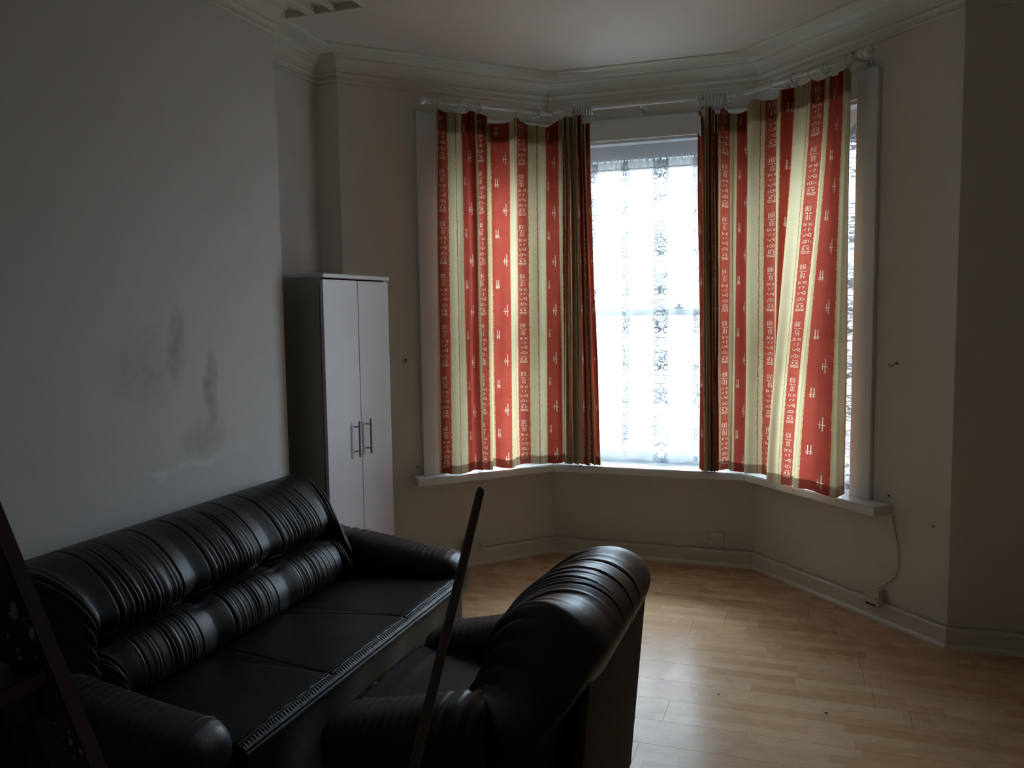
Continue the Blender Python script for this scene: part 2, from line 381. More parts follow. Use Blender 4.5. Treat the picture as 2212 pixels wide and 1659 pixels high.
def lace_mat():
    s = NT('lace_net'); UV = s.n('ShaderNodeTexCoord').outputs['UV']
    sp = s.n('ShaderNodeSeparateXYZ'); s.L(UV, sp.inputs[0]); u, v = sp.outputs[0], sp.outputs[1]
    uu = s.math('MULTIPLY', s.math('SUBTRACT', s.math('FRACT', s.math('DIVIDE', s.math('ADD', u, .09), .34)), .5), .34)
    band = s.math('LESS_THAN', s.math('ABSOLUTE', uu), .062)
    vv = s.math('MULTIPLY', s.math('FRACT', s.math('DIVIDE', v, .24)), .24)
    it = []
    for sg in (-1, 1): it += [('p', sg * .022, .200, .022, .003), ('q', sg * .022, .200, .022, .003)]
    it += [('b', 0, .175, .045, .0018), ('b', 0, .225, .045, .0018), ('o', -.022, .035, .018, .003), ('o', .022, .035, .018, .003), ('b', -.046, .12, .0018, .12), ('b', .046, .12, .0018, .12)]
    st = strokes(s, uu, vv, it)
    blocks = s.math('MULTIPLY', s.math('MULTIPLY', s.math('COMPARE', s.math('ADD', vv, s.math('MULTIPLY', s.math('SUBTRACT', s.noise(UV, 5, 2), .5), .12)), .105, .060), s.math('LESS_THAN', s.math('ABSOLUTE', uu), .040)), s.math('GREATER_THAN', s.noise(UV, 120, 3, .75), .50))
    scr = s.n('ShaderNodeTexVoronoi', feature='DISTANCE_TO_EDGE'); s.L(UV, scr.inputs['Vector']); scr.inputs['Scale'].default_value = 42
    web = s.math('MULTIPLY', s.math('LESS_THAN', scr.outputs[0], .07), .8)
    stm = s.n('ShaderNodeMapping'); s.L(UV, stm.inputs[0]); stm.inputs['Scale'].default_value = (1, .06, 1)
    den = s.math('MULTIPLY', s.math('MULTIPLY', band, s.math('MULTIPLY', s.math('SUBTRACT', s.noise(UV, 7.5, 2), .27), 4.5, clamp=True)), s.math('MAXIMUM', s.math('MAXIMUM', st, blocks), s.math('MULTIPLY', web, .8)))
    top = s.math('GREATER_THAN', v, 2.485)
    op = s.math('MINIMUM', .985, s.math('ADD', s.math('ADD', .22, s.math('MULTIPLY', band, s.math('ADD', .22, s.math('MULTIPLY', s.noise(stm.outputs[0], 30, 3), .45)))), s.math('MULTIPLY', den, .74)))
    fade = s.math('MULTIPLY', s.math('DIVIDE', s.math('SUBTRACT', v, 2.12), .36, clamp=True), s.math('MULTIPLY', s.math('SUBTRACT', s.noise(stm.outputs[0], 14, 3), .36), 2.6, clamp=True))
    op = s.math('MINIMUM', .985, s.math('ADD', op, s.math('MULTIPLY', fade, .62)))
    op = s.math('MAXIMUM', op, s.math('MULTIPLY', top, .80))
    col = s.mix(den, c4(.80, .84, .86), c4(.35, .40, .46))  # white lace: silhouette against the bright sky is put into the dense threads' blue-grey
    df = s.n('ShaderNodeBsdfDiffuse'); s.L(col, df.inputs[0])
    tl = s.n('ShaderNodeBsdfTranslucent'); s.L(col, tl.inputs[0])
    m1 = s.n('ShaderNodeMixShader'); s.L(s.math('SUBTRACT', .42, s.math('MULTIPLY', den, .40)), m1.inputs[0]); s.L(df.outputs[0], m1.inputs[1]); s.L(tl.outputs[0], m1.inputs[2])
    tp = s.n('ShaderNodeBsdfTransparent'); m2 = s.n('ShaderNodeMixShader'); s.L(op, m2.inputs[0])
    s.L(tp.outputs[0], m2.inputs[1]); s.L(m1.outputs[0], m2.inputs[2])
    return s.done(m2.outputs[0])
M_lace = lace_mat()
def glass_mat():
    s = NT('window_glass'); g = s.n('ShaderNodeBsdfGlossy'); g.inputs['Roughness'].default_value = .02
    t = s.n('ShaderNodeBsdfTransparent'); P = s.n('ShaderNodeNewGeometry').outputs['Position']
    dirt = s.mix(s.noise(P, 3, 4), c4(.93, .96, .96), c4(.82, .87, .88)); s.L(dirt, t.inputs[0])
    fr = s.n('ShaderNodeFresnel'); fr.inputs[0].default_value = 1.3
    m = s.n('ShaderNodeMixShader'); s.L(fr.outputs[0], m.inputs[0]); s.L(t.outputs[0], m.inputs[1]); s.L(g.outputs[0], m.inputs[2])
    return s.done(m.outputs[0])
M_glass = glass_mat()

# ------------------------------------------------------------------ walls
ST = dict(kind='structure')
T = .22
def wall_frame(a, b):
    a = Vector(a); b = Vector(b); t = (b - a).normalized(); o = Vector((-t.y, t.x))     # room on the right: outward is left
    return a, t, o, (b - a).length
def wpt(fr, s, q, z): a, t, o, L = fr; return Vector((a.x + t.x * s + o.x * q, a.y + t.y * s + o.y * q, z))   # q > 0 outwards
def wmat(fr): a, t, o, L = fr; return Matrix(((t.x, o.x, 0, a.x), (t.y, o.y, 0, a.y), (0, 0, 1, 0), (0, 0, 0, 1)))
FL = wall_frame((X1, FY), (X2, BY)); FC = wall_frame((X2, BY), (X3, BY)); FR = wall_frame((X3, BY), (X4, FY))
Z0, Z1 = .60, 2.66                 # window opening
for fr, a, b in ((FL, .60, 1.31), (FC, .075, 1.221), (FR, .078, .787)):
    pc = wpt(fr, (a + b) / 2, T + .01, 0); portal(pc.x, pc.y, math.atan2(fr[1].y, fr[1].x) + math.pi, b - a)
def holed_wall(name, fr, s0, s1, e0=0., e1=0.):
    bm = bmesh.new(); m = wmat(fr); L = fr[3]
    for (a, b, c, d) in ((-e0, s0, 0, ZC + .1), (s1, L + e1, 0, ZC + .1), (s0, s1, 0, Z0), (s0, s1, Z1, ZC + .1)):
        add_box(bm, a, b, 0, T, c, d, mat=m)
    return tag(obj(name, bm, M_wall), **ST)
holed_wall('wall_bay_left', FL, .60, 1.31)
holed_wall('wall_bay_center', FC, .075, 1.221, .10, .10)
holed_wall('wall_bay_right', FR, .078, .787)
def slab(name, x0, x1, y0, y1, z0, z1, mat):
    bm = bmesh.new(); add_box(bm, x0, x1, y0, y1, z0, z1); return tag(obj(name, bm, mat), **ST)
slab('wall_front_left', X0 - .2, X1, FY, FY + T, 0, ZC + .1, M_wall)
slab('wall_front_right', X4, XR + .1, FY, FY + T, 0, ZC + .1, M_wall)
slab('wall_alcove', X0 - .2, X0, CHY - .2, FY, 0, ZC + .1, M_wall_l)
slab('wall_left', XC - .5, XC, YB, CHY, 0, ZC + .1, M_wall_l)
slab('wall_right', XR, XR + .2, YB, FY, 0, ZC + .1, M_wall)
slab('wall_back', XC - .5, XR + .2, YB - .2, YB, 0, ZC + .1, M_wall)
bm = bmesh.new(); add_prism(bm, [(X0 - .3, YB - .2), (XR + .3, YB - .2), (XR + .3, FY + .3), (X4 + .1, FY + .3), (X3 + .15, BY + .25), (X2 - .15, BY + .25), (X1 - .1, FY + .3), (X0 - .3, FY + .3)], ZC, ZC + .12)
tag(obj('ceiling', bm, M_ceil), **ST)
bm = bmesh.new(); add_prism(bm, [(X0 - .3, YB - .2), (XR + .3, YB - .2), (XR + .3, FY + .3), (X4 + .1, FY + .3), (X3 + .15, BY + .25), (X2 - .15, BY + .25), (X1 - .1, FY + .3), (X0 - .3, FY + .3)], -.14, -.012)
floor = tag(obj('floor', bm, M_grime), **ST)

# laminate boards, each one a plank laid along the front wall
BW, BL = .19, 1.29
plank_me = {}
def clip(poly, nx, ny, c):          # keep nx*x+ny*y <= c
    out = []
    for i in range(len(poly)):
        p, q = poly[i], poly[(i + 1) % len(poly)]
        dp, dq = nx * p[0] + ny * p[1] - c, nx * q[0] + ny * q[1] - c
        if dp <= 0: out.append(p)
        if dp * dq < 0:
            t = dp / (dp - dq); out.append((p[0] + (q[0] - p[0]) * t, p[1] + (q[1] - p[1]) * t))
    return out
def clips(poly):
    for fr in (FL, FC, FR):
        a, t, o, L = fr; poly = clip(poly, o.x, o.y, o.x * a.x + o.y * a.y)
        if len(poly) < 3: return []
    return poly
g = .0006
for k in range(-20, 6):
    y0, y1 = FY + k * BW + g, FY + (k + 1) * BW - g
    xo = -3.4 + random.random() * BL
    while xo < XR:
        x0, x1 = max(xo, X0) + g, min(xo + BL, XR) - g; xo += BL
        if x1 - x0 < .02: continue
        rect = [(x0, y0), (x1, y0), (x1, y1), (x0, y1)]
        bm = bmesh.new()
        if k >= 0:
            pl = clips(rect)
            if len(pl) < 3: bm.free(); continue
            add_prism(bm, pl, -.012, 0)
            obj('plank', bm, M_floor, floor)
        else:
            ln = round(x1 - x0, 4)
            if ln not in plank_me:
                add_box(bm, 0, ln, 0, y1 - y0, -.012, 0); bmesh.ops.recalc_face_normals(bm, faces=bm.faces)
                me = bpy.data.meshes.new('plank'); bm.to_mesh(me); me.materials.append(M_floor); plank_me[ln] = me
            bm.free()
            o = bpy.data.objects.new('plank', plank_me[ln]); C.objects.link(o); o.location = (x0, y0, 0); o.parent = floor
bm = bmesh.new(); add_box(bm, X0, XR, YB, FY - 20 * BW, -.012, 0)
o = obj('plank', bm, M_floor, floor); o['kind'] = 'stuff'

# cornice and skirting run round the walls
path_bay = [(X0, CHY), (X0, FY), (X1, FY), (X2, BY), (X3, BY), (X4, FY), (XR, FY)]
corn = [(0, 2.915), (.012, 2.915), (.016, 2.922), (.012, 2.93), (.012, 2.944), (.022, 2.95), (.028, 2.958), (.024, 2.966), (.032, 2.985), (.045, 3.003), (.062, 3.016), (.080, 3.022), (.084, 3.034), (.10, 3.037), (.108, 3.046), (.215, 3.048), (.225, 3.054), (.228, ZC + .01), (0, ZC + .01)]
tag(obj('trim_1', sweep(path_bay, corn), M_corn), **ST)
path_ch = [(XC, YB), (XC, CHY), (X0, CHY)]
tag(obj('trim_2', sweep(path_ch[:2], corn), M_corn), **ST)
# broad ceiling border over the chimney breast: raised ribs that stop at a cross rib
bm = bmesh.new()
for x0, x1, z in ((XC + .10, XC + .15, 3.03), (XC + .235, XC + .262, 3.035), (XC + .40, XC + .44, 3.03), ): add_box(bm, x0, x1, YB, CHY + .13, z, ZC + .01, .004)
add_box(bm, XC - .02, XC + .44, CHY + .13, CHY + .17, 3.03, ZC + .01, .004)
tag(obj('trim_3', bm, M_corn), **ST)
skirt = [(0, 0), (.034, 0), (.032, .012), (.024, .020), (.018, .022), (.018, .088), (.012, .098), (.006, .102), (0, .102)]
for nm, pth in (('baseboard_bay', path_bay), ('baseboard_left', [(XC, YB), (XC, CHY)])):
    tag(obj(nm, sweep(pth, skirt), M_skirt), **ST)

# ------------------------------------------------------------------ windows
def poly_sill(pts, name, parent):
    bm = bmesh.new(); add_prism(bm, pts, Z0 - .035, Z0 + .012)
    es = [e for e in bm.edges if abs(e.verts[0].co.z - e.verts[1].co.z) < 1e-4]
    bmesh.ops.bevel(bm, geom=es, offset=.006, segments=2, affect='EDGES')
    return obj(name, bm, M_white, parent)
def window(num, fr, s0, s1, cas0, cas1, sill_pts):
    m = wmat(fr)
    t = thing('window_%d' % num, None, None, kind='structure'); t.matrix_world = m
    # casing boards: (name) left, right, head
    bm = bmesh.new(); add_box(bm, cas0, s0, -.022, 0, Z0 + .012, Z1 + .13, .003); obj('casing', bm, M_white, t)
    bm = bmesh.new(); add_box(bm, s1, cas1, -.022, 0, Z0 + .012, Z1 + .13, .003); obj('casing', bm, M_white, t)
    bm = bmesh.new(); add_box(bm, s0, s1, -.018, 0, Z1, Z1 + .13, .003); obj('casing', bm, M_white, t)
    # box frame lining the reveal
    bm = bmesh.new()
    add_box(bm, s0, s0 + .018, 0, T, Z0, Z1); add_box(bm, s1 - .018, s1, 0, T, Z0, Z1); add_box(bm, s0, s1, 0, T, Z1 - .018, Z1)
    add_box(bm, s0 + .018, s0 + .055, .10, .20, Z0, Z1 - .018, .003); add_box(bm, s1 - .055, s1 - .018, .10, .20, Z0, Z1 - .018, .003)
    add_box(bm, s0 + .055, s1 - .055, .09, .20, Z1 - .11, Z1 - .018, .003)
    add_box(bm, s0, s1, .0, T + .04, Z0 - .02, Z0 + .01)
    obj('window_frame', bm, M_white, t)
    a, b = s0 + .055, s1 - .055; zm = 1.585
    def sash(y0, z0, z1, rb, rt, nm):
        bm = bmesh.new()
        add_box(bm, a, a + .045, y0, y0 + .035, z0, z1, .003); add_box(bm, b - .045, b, y0, y0 + .035, z0, z1, .003)
        add_box(bm, a + .045, b - .045, y0, y0 + .035, z0, z0 + rb, .003); add_box(bm, a + .045, b - .045, y0, y0 + .035, z1 - rt, z1, .003)
        o = obj(nm, bm, M_white, t)
        bm = bmesh.new(); add_box(bm, a + .04, b - .04, y0 + .015, y0 + .019, z0 + rb - .01, z1 - rt + .01); obj('pane', bm, M_glass, o)
        return o
    sash(.15, zm - .02, Z1 - .11, .04, .055, 'upper_sash')
    lo = sash(.11, Z0 + .01, zm + .02, .075, .04, 'lower_sash')
    bm = bmesh.new(); mid = (s0 + s1) / 2 + .17
    add_box(bm, mid - .03, mid + .03, .085, .11, zm + .02, zm + .035, .003); add_lathe(bm, [(0, 0), (.012, 0), (.014, .012), (.009, .02), (0, .022)], Matrix.Translation((mid, .098, zm + .035)), 12)
    obj('sash_latch', bm, M_brass, lo)
    # sill board, in plan coordinates
    mi = m.inverted()
    pts = [mi @ Vector((p[0], p[1], 0)) for p in sill_pts]
    poly_sill([(p.x, p.y) for p in pts], 'window_sill', t)
    return t
def off(fr, s, q): v = wpt(fr, s, q, 0); return (v.x, v.y)
def miter(p, fa, fb, q): # corner point offset q into the room
    na, nb = -fa[2], -fb[2]; m = (na + nb).normalized(); k = q / m.dot(na); return (p[0] + m.x * k, p[1] + m.y * k)
SQ = .125
cL = miter((X2, BY), FL, FC, SQ); cR = miter((X3, BY), FC, FR, SQ)
window(1, FL, .60, 1.31, .463, 1.386, [off(FL, .385, 0), off(FL, .385, -SQ), cL, (X2, BY), ])
window(2, FC, .075, 1.221, 0, 1.296, [(X2, BY), cL, cR, (X3, BY)])
window(3, FR, .078, .787, 0, .923, [(X3, BY), cR, off(FR, 1.055, -SQ), off(FR, 1.055, 0)])

# ------------------------------------------------------------------ net curtains in the reveals
def net(fr, s0, s1, label, z_lift=None):
    n, mm = int((s1 - s0) * 300), 130
    ss = np.linspace(s0, s1, n); zz = np.concatenate([np.linspace(.632, 2.46, 100), np.linspace(2.468, 2.54, 30)])
    S, Z = np.meshgrid(ss, zz, indexing='ij')
    gather = 1 + .35 * np.sin(S * 9 + 1) * np.sin(S * 4.3)
    Q = .045 + .010 * gather * np.sin(S * 95 + 2.2 * np.sin(S * 21)) + .005 * np.sin(S * 210 + Z * 1.2)
    frill = sm(Z, 2.48, 2.53); Q += frill * .006 * np.sin(S * 420)
    Zt = Z + frill * (.010 * np.sin(S * 330) + .008 * np.sin(S * 143 + 1))
    bot = 1 - sm(Z, .632, .75); Zt = Zt + bot * .012 * np.sin(S * 17 + fr[0].x)
    U = S * 1.55 + .03 * np.sin(S * 40)
    P = np.zeros(S.shape + (3,)); a, t, o, L = fr
    P[..., 0] = a.x + t.x * S + o.x * Q; P[..., 1] = a.y + t.y * S + o.y * Q; P[..., 2] = Zt
    th = thing('net_curtain', label, 'net curtain', tuple(wpt(fr, (s0 + s1) / 2, .045, .632)))
    P -= np.array(th.location)
    grid_mesh('net_cloth', P, M_lace, th, UV=np.stack([U, Z], -1))
    bm = bmesh.new(); l = Vector(th.location)
    add_tube(bm, [wpt(fr, s0 - .005, .045, 2.487) - l, wpt(fr, s1 + .005, .045, 2.487) - l], .003, 8); obj('curtain_wire', bm, M_rod, th)
    return th
net(FL, .625, 1.285, 'white lace net curtain behind the left striped curtain, only its edge showing')
net(FC, .10, 1.196, 'wide white lace net curtain across the bright middle window')
net(FR, .103, .762, 'white lace net curtain showing as a narrow strip right of the right striped curtain')

# ------------------------------------------------------------------ curtain rods
def rod(fr, s0, s1, z0, z1, label, brackets, fin):
    q = -.115
    p0, p1 = wpt(fr, s0, q, z0), wpt(fr, s1, q, z1); mid = (p0 + p1) / 2
    t = thing('curtain_rod', label, 'curtain rod', tuple(mid)); d = (p1 - p0).normalized()
    bm = bmesh.new(); add_tube(bm, [p0 - mid, p1 - mid], .0125, 14); obj('pole', bm, M_rod, t, True)
    k = .45
    bm = bmesh.new(); pk = p0.lerp(p1, k); add_tube(bm, [p0 - mid, pk - mid], .0145, 14); obj('outer_sleeve', bm, M_rod, t, True)
    for b in brackets:
        pb = p0 + (p1 - p0) * ((b - s0) / (s1 - s0)); wp = wpt(fr, b, 0, pb.z - .014)
        bm = bmesh.new()
        inn = Vector((-fr[2].x, -fr[2].y, 0))
        add_lathe(bm, [(0, 0), (.022, 0), (.022, .006), (.016, .010), (0, .010)], orient(wp - mid, inn), 16)
        add_tube(bm, [wp - mid, wp + inn * .06 - mid, pb + inn * -.01 + Vector((0, 0, -.020)) - mid], .008, 8)
        add_torus(bm, orient(pb - mid, d), .020, .006, 18, 8)
        for sx in (-.0,): add_lathe(bm, [(0, 0), (.004, 0), (.004, .003), (0, .003)], orient(wp + inn * .010 - mid, inn), 8)
        obj('bracket', bm, M_rod, t, True)
        bm = bmesh.new(); add_lathe(bm, [(0, 0), (.0045, 0), (.003, .002), (0, .002)], orient(wp + inn * .010 + Vector((0, 0, -.012)) - mid, inn), 8); obj('screw', bm, M_hole, t)
    for e in fin:
        pe, dd = (p0, -d) if e == 0 else (p1, d)
        bm = bmesh.new(); add_lathe(bm, [(0, -.004), (.019, -.004), (.021, .004), (.019, .012), (.011, .018), (.010, .024), (.020, .034), (.026, .050), (.024, .064), (.014, .075), (.006, .080), (0, .081)], orient(pe - mid, dd), 20)
        obj('finial', bm, M_rod, t, True)
    return p0, p1
ROD_L = rod(FL, .515, 1.335, 2.836, 2.836, 'short white curtain rod above the left bay window with a ball end', (.70, 1.25), (0,))
ROD_C = rod(FC, .065, 1.17, 2.848, 2.848, 'white curtain rod across the middle window of the bay', (.19, .62, 1.13), ())
ROD_R = rod(FR, .02, .90, 2.856, 2.842, 'white curtain rod above the right bay window with a ball end', (.25, .85), (1,))

# ------------------------------------------------------------------ striped curtains
def pchip(x, xs, ys):
    xs = np.array(xs, float); ys = np.array(ys, float); h = np.diff(xs); d = np.diff(ys) / h
    m = np.zeros(len(xs)); m[0], m[-1] = d[0], d[-1]
    for i in range(1, len(xs) - 1): m[i] = 0 if d[i - 1] * d[i] <= 0 else 2 / (1 / d[i - 1] + 1 / d[i])
    i = np.clip(np.searchsorted(xs, x) - 1, 0, len(h) - 1); t = (x - xs[i]) / h[i]
    return ys[i] * (2 * t**3 - 3 * t**2 + 1) + m[i] * h[i] * (t**3 - 2 * t**2 + t) + ys[i + 1] * (-2 * t**3 + 3 * t**2) + m[i + 1] * h[i] * (t**3 - t**2)
def smooth_cat(x, xs, ys):   # Catmull-Rom, lets folds round over
    xs = np.array(xs, float); ys = np.array(ys, float)
    m = np.gradient(ys, xs); h = np.diff(xs); i = np.clip(np.searchsorted(xs, x) - 1, 0, len(h) - 1); t = (x - xs[i]) / h[i]
    return ys[i] * (2 * t**3 - 3 * t**2 + 1) + m[i] * h[i] * (t**3 - 2 * t**2 + t) + ys[i + 1] * (-2 * t**3 + 3 * t**2) + m[i + 1] * h[i] * (t**3 - t**2)
def curtain(label, ctrl, rings, ring_z, zb, hem_h=.052, gathers=1.0, zb_fn=None, seed=0, extra_rings=()):
    """ctrl rows: (c, top xy, bottom xy); rings: cloth positions that hang from the rod"""
    cs = [r[0] for r in ctrl]; n = max(60, int((cs[-1] - cs[0]) / .0035)); c = np.linspace(cs[0], cs[-1], n)
    tx = [smooth_cat(c, cs, [r[1][k] for r in ctrl]) for k in (0, 1)]; bx = [smooth_cat(c, cs, [r[2][k] for r in ctrl]) for k in (0, 1)]
    tv = np.concatenate([np.linspace(0, .025, 8), np.linspace(.03, 1, 110)])
    Cc, Tv = np.meshgrid(c, tv, indexing='ij')
    # top edge sags between rings
    rs = sorted(rings); ztop = np.zeros(n)
    for i, x in enumerate(c):
        lo = max([r for r in rs if r <= x], default=None); hi = min([r for r in rs if r >= x], default=None)
        zl = ring_z(x)
        if lo is None or hi is None: dd = min(abs(x - r) for r in rs); sag = min(.06, dd * .9)
        elif hi == lo: sag = 0
        else: t = (x - lo) / (hi - lo); sag = (hi - lo) * (4 * t * (1 - t)) * (.17 + .03 * math.sin(lo * 40))
        ztop[i] = zl - sag
    zbot = np.array([zb_fn(x) if zb_fn else zb for x in c]) + .006 * np.sin(c * 23 + seed)
    Z = zbot[:, None] + (ztop - zbot)[:, None] * Tv
    k = sm(Tv, 0, 1) * .55 + Tv * .45
    X = bx[0][:, None] * (1 - k) + tx[0][:, None] * k; Y = bx[1][:, None] * (1 - k) + tx[1][:, None] * k
    # fine gathers below the tape, and long soft wrinkles
    dxs = np.gradient(X, axis=0); dys = np.gradient(Y, axis=0); ln = np.sqrt(dxs**2 + dys**2) + 1e-9
    nx, ny = dys / ln, -dxs / ln
    gt = gathers * sm(Z, 2.45, 2.74) * .0045 * np.sin(Cc * 190 + 3 * np.sin(Cc * 31)) 
    wr = .007 * np.sin(Cc * 34 + .8 * np.sin(Z * 1.7 + seed)) * (.6 + .4 * np.cos(Z * 1.1)) + .0035 * np.sin(Cc * 41 + Z * 1.7 + seed) * np.sin(Z * 3.1 + Cc * 9) + .0022 * np.sin(Cc * 77 - Z * 2.9 + 2 * seed)
    disp = gt + wr
    X = X + nx * disp; Y = Y + ny * disp
    P = np.stack([X, Y, Z], -1)
    org = np.array([X.mean(), Y.mean(), zbot.min()])
    th = thing('curtain', label, 'curtain', tuple(org))
    UV = np.stack([Cc, Z], -1)
    zz = zbot + hem_h
    j = int(np.argmax(Z.mean(0) > zz.mean()))
    grid_mesh('cloth', (P - org)[:, j:, :], M_curt, th, UV=UV[:, j:, :])
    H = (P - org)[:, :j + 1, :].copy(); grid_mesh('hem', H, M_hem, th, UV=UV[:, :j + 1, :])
    # heading tape: narrow strip behind the top edge
    Tp = (P - org)[:, -7:, :].copy(); Tp[..., 0] -= (nx[:, -7:] * .0035); Tp[..., 1] -= (ny[:, -7:] * .0035); Tp[..., 2] -= .004
    grid_mesh('heading_tape', Tp, M_tape, th)
    return th, org, (c, X[:, -1], Y[:, -1], ztop)
def ring_on(th, org, p, d, top, tilt=0):
    m = orient(Vector(p) - Vector(org), Vector(d) + Vector((0, 0, tilt)))
    bm = bmesh.new(); add_torus(bm, m, .026, .0042, 22, 8)
    q = Vector(p) - Vector(org) + Vector((0, 0, -.030)); add_torus(bm, orient(q, (d[1], -d[0], 0)), .006, .0016, 12, 6)
    add_tube(bm, [q, Vector(top) - Vector(org)], .0014, 6)
    return obj('curtain_ring', bm, M_rod, th, True)
def hang(th, org, edge, cpos, rodp):
    c, X, Y, Zt = edge; p0, p1 = rodp; d = (p1 - p0); L2 = d.length_squared
    for cp in cpos:
        i = int(np.argmin(abs(c - cp))); e = Vector((X[i], Y[i], Zt[i]))
        t = max(.02, min(.98, (Vector((e.x, e.y, p0.z)) - p0).dot(d) / L2)); p = p0 + d * t
        ring_on(th, org, p + Vector((0, 0, -.012)), d.normalized(), e, random.uniform(-.15, .15))
dp = lambda q: .122 + (q - .122) * 1.55
wl = lambda s, q: off(FL, s, -dp(q))
wr_ = lambda s, q: off(FR, s, -(dp(q) if s < .72 else q))
L_rows = [(.545, .525, .13, -.235), (.60, .59, .115, -.165), (.655, .655, .15, -.10), (.705, .715, .14, -.05), (.765, .77, .12, .02), (.785, .80, .155, .065), (.800, .805, .085, .125),
          (.835, .84, .105, .18), (.868, .868, .14, .225), (.892, .892, .10, .28), (.925, .92, .125, .32), (1.01, 1.00, .14, .405), (1.045, 1.04, .125, .445), (1.10, 1.10, .105, .505),
          (1.165, 1.165, .12, .58), (1.225, 1.23, .145, .632), (1.285, 1.29, .13, .672)]
rows = [(r[3], wl(r[0], r[2]), wl(r[1], r[2] - .005)) for r in L_rows]
rows += [(.725, (X2 + .055, BY - .14), (X2 + .055, BY - .145)), (.77, (X2 + .095, BY - .125), (X2 + .10, BY - .125)), (.81, (X2 + .12, BY - .09), (X2 + .12, BY - .09))]
th, org, ed = curtain('wide red and cream striped curtain drawn over the left bay window', rows, (-.20, .03, .18, .50, .79), lambda c: 2.80, .628, seed=1)
hang(th, org, ed, (-.20, .03, .18, .50), ROD_L)
def bundle_rows(xs, qs, c0, dc, xb=None):
    rows = []; c = c0
    for i, (x, q) in enumerate(zip(xs, qs)):
        if i: c += dc[i - 1] if isinstance(dc, (list, tuple)) else dc
        rows.append((c, (x, BY - q), ((xb or xs)[i], BY - q)))
    return rows
zig = lambda x0, x1, nf, ov: [x0 + (x1 - x0 - ov) * k / (nf - 1) + (ov if k % 2 == 0 else 0) for k in range(nf)]
xs = zig(-1.53, -1.315, 14, .045); xb = zig(-1.54, -1.256, 14, .050)
qs = [.085 if k % 2 else .165 for k in range(14)]; qs[4] = .14; qs[8] = .15
th, org, ed = curtain('bunched striped curtain hanging at the left side of the middle window', bundle_rows(xs, qs, .86, .082, xb), [.90 + .085 * i for i in range(9)], lambda c: 2.812, .625, seed=2, gathers=.4)
for i in range(8):
    p = ROD_C[0].lerp(ROD_C[1], (.195 + .0165 * i - .06) / 1.105); j = min(len(ed[0]) - 1, int(len(ed[0]) * (i + .5) / 8))
    ring_on(th, org, p + Vector((0, 0, -.012)), (1, 0, 0), (ed[1][j], ed[2][j], ed[3][j]), random.uniform(-.2, .2))
xs = zig(-.690, -.550, 12, .045); xb = zig(-.665, -.535, 12, .045)
qs = [.08 if k % 2 else .165 for k in range(12)]; qs[6] = .15
th, org, ed = curtain('bunched dark red striped curtain hanging at the right side of the middle window', bundle_rows(xs, qs, -.06, .080, xb), [.02 + .1 * i for i in range(6)], lambda c: 2.79 if c < .2 else 2.80, .60 + .02, seed=3, gathers=.4)
for i in range(8):
    p = ROD_C[0].lerp(ROD_C[1], (1.296 - .5845 - .075 + .020 * i - .06 + .29 + .03) / 1.105); j = min(len(ed[0]) - 1, int(len(ed[0]) * (i + .5) / 8))
    ring_on(th, org, p + Vector((0, 0, -.012)), (1, 0, 0), (ed[1][j], ed[2][j], ed[3][j]), random.uniform(-.2, .2))
R_rows = [(.065, .07, .13, .03), (.135, .14, .15, .09), (.20, .20, .12, .14), (.27, .27, .11, .19),
          (.33, .335, .13, .25), (.395, .375, .16, .30), (.43, .37, .10, .355), (.475, .385, .14, .41), (.535, .42, .125, .47), (.60, .475, .11, .54), (.665, .53, .10, .605), (.70, .585, .13, .65),
          (.745, .66, .12, .695), (.785, .775, .13, .76), (.812, .83, .125, .785), (.805, .822, .09, .82), (.785, .80, .06, .85)]
rows = [(-.27, (-.585, BY - .085), (-.57, BY - .085)), (-.205, (-.535, BY - .145), (-.525, BY - .15)), (-.15, (-.50, BY - .095), (-.49, BY - .10)), (-.10, (-.468, BY - .14), (-.465, BY - .145)), (-.054, (-.448, BY - .135), (-.452, BY - .14))]
for r in R_rows:
    wb = r[2] + (.045 if r[3] >= .40 and r[3] < .84 else 0)
    rows.append((r[3], wr_(r[0], r[2]), wr_(r[1], wb)))
def zbR(c): return .628
th, org, ed = curtain('wide striped curtain drawn over the right bay window, bulging at its lower right', rows, (-.20, .10, .36, .50, .60, .80), lambda c: 2.775 + .03 * sm(c, -.1, .3), .625, zb_fn=zbR, seed=5)
hang(th, org, ed, (.36, .50, .60, .80), ROD_R)

# ------------------------------------------------------------------ wardrobe
WX, WY0, WY1, WZ = -2.279, 3.69, 4.376, 1.805
t = thing('wardrobe', 'tall narrow white two-door wardrobe in the alcove left of the bay', 'wardrobe', (WX - .22, (WY0 + WY1) / 2, 0))
def at(b): 
    for v in b.verts: v.co -= Vector(t.location)
    return b
bm = bmesh.new()
add_box(bm, X0 + .01, WX - .022, WY0, WY0 + .016, 0, WZ - .018, .001); add_box(bm, X0 + .01, WX - .022, WY1 - .016, WY1, 0, WZ - .018, .001)
add_box(bm, X0 + .01, WX - .022, WY0 + .016, WY1 - .016, .06, .076); add_box(bm, X0 + .01, X0 + .016, WY0, WY1, 0, WZ - .018)
add_box(bm, WX - .05, WX - .036, WY0 + .016, WY1 - .016, 0, .06)
obj('carcass', at(bm), M_wards, t)
bm = bmesh.new(); add_box(bm, X0 + .008, WX + .008, WY0 - .004, WY1 + .006, WZ - .018, WZ + .004, .005); obj('top_panel', at(bm), M_ward, t)
ym = 4.033
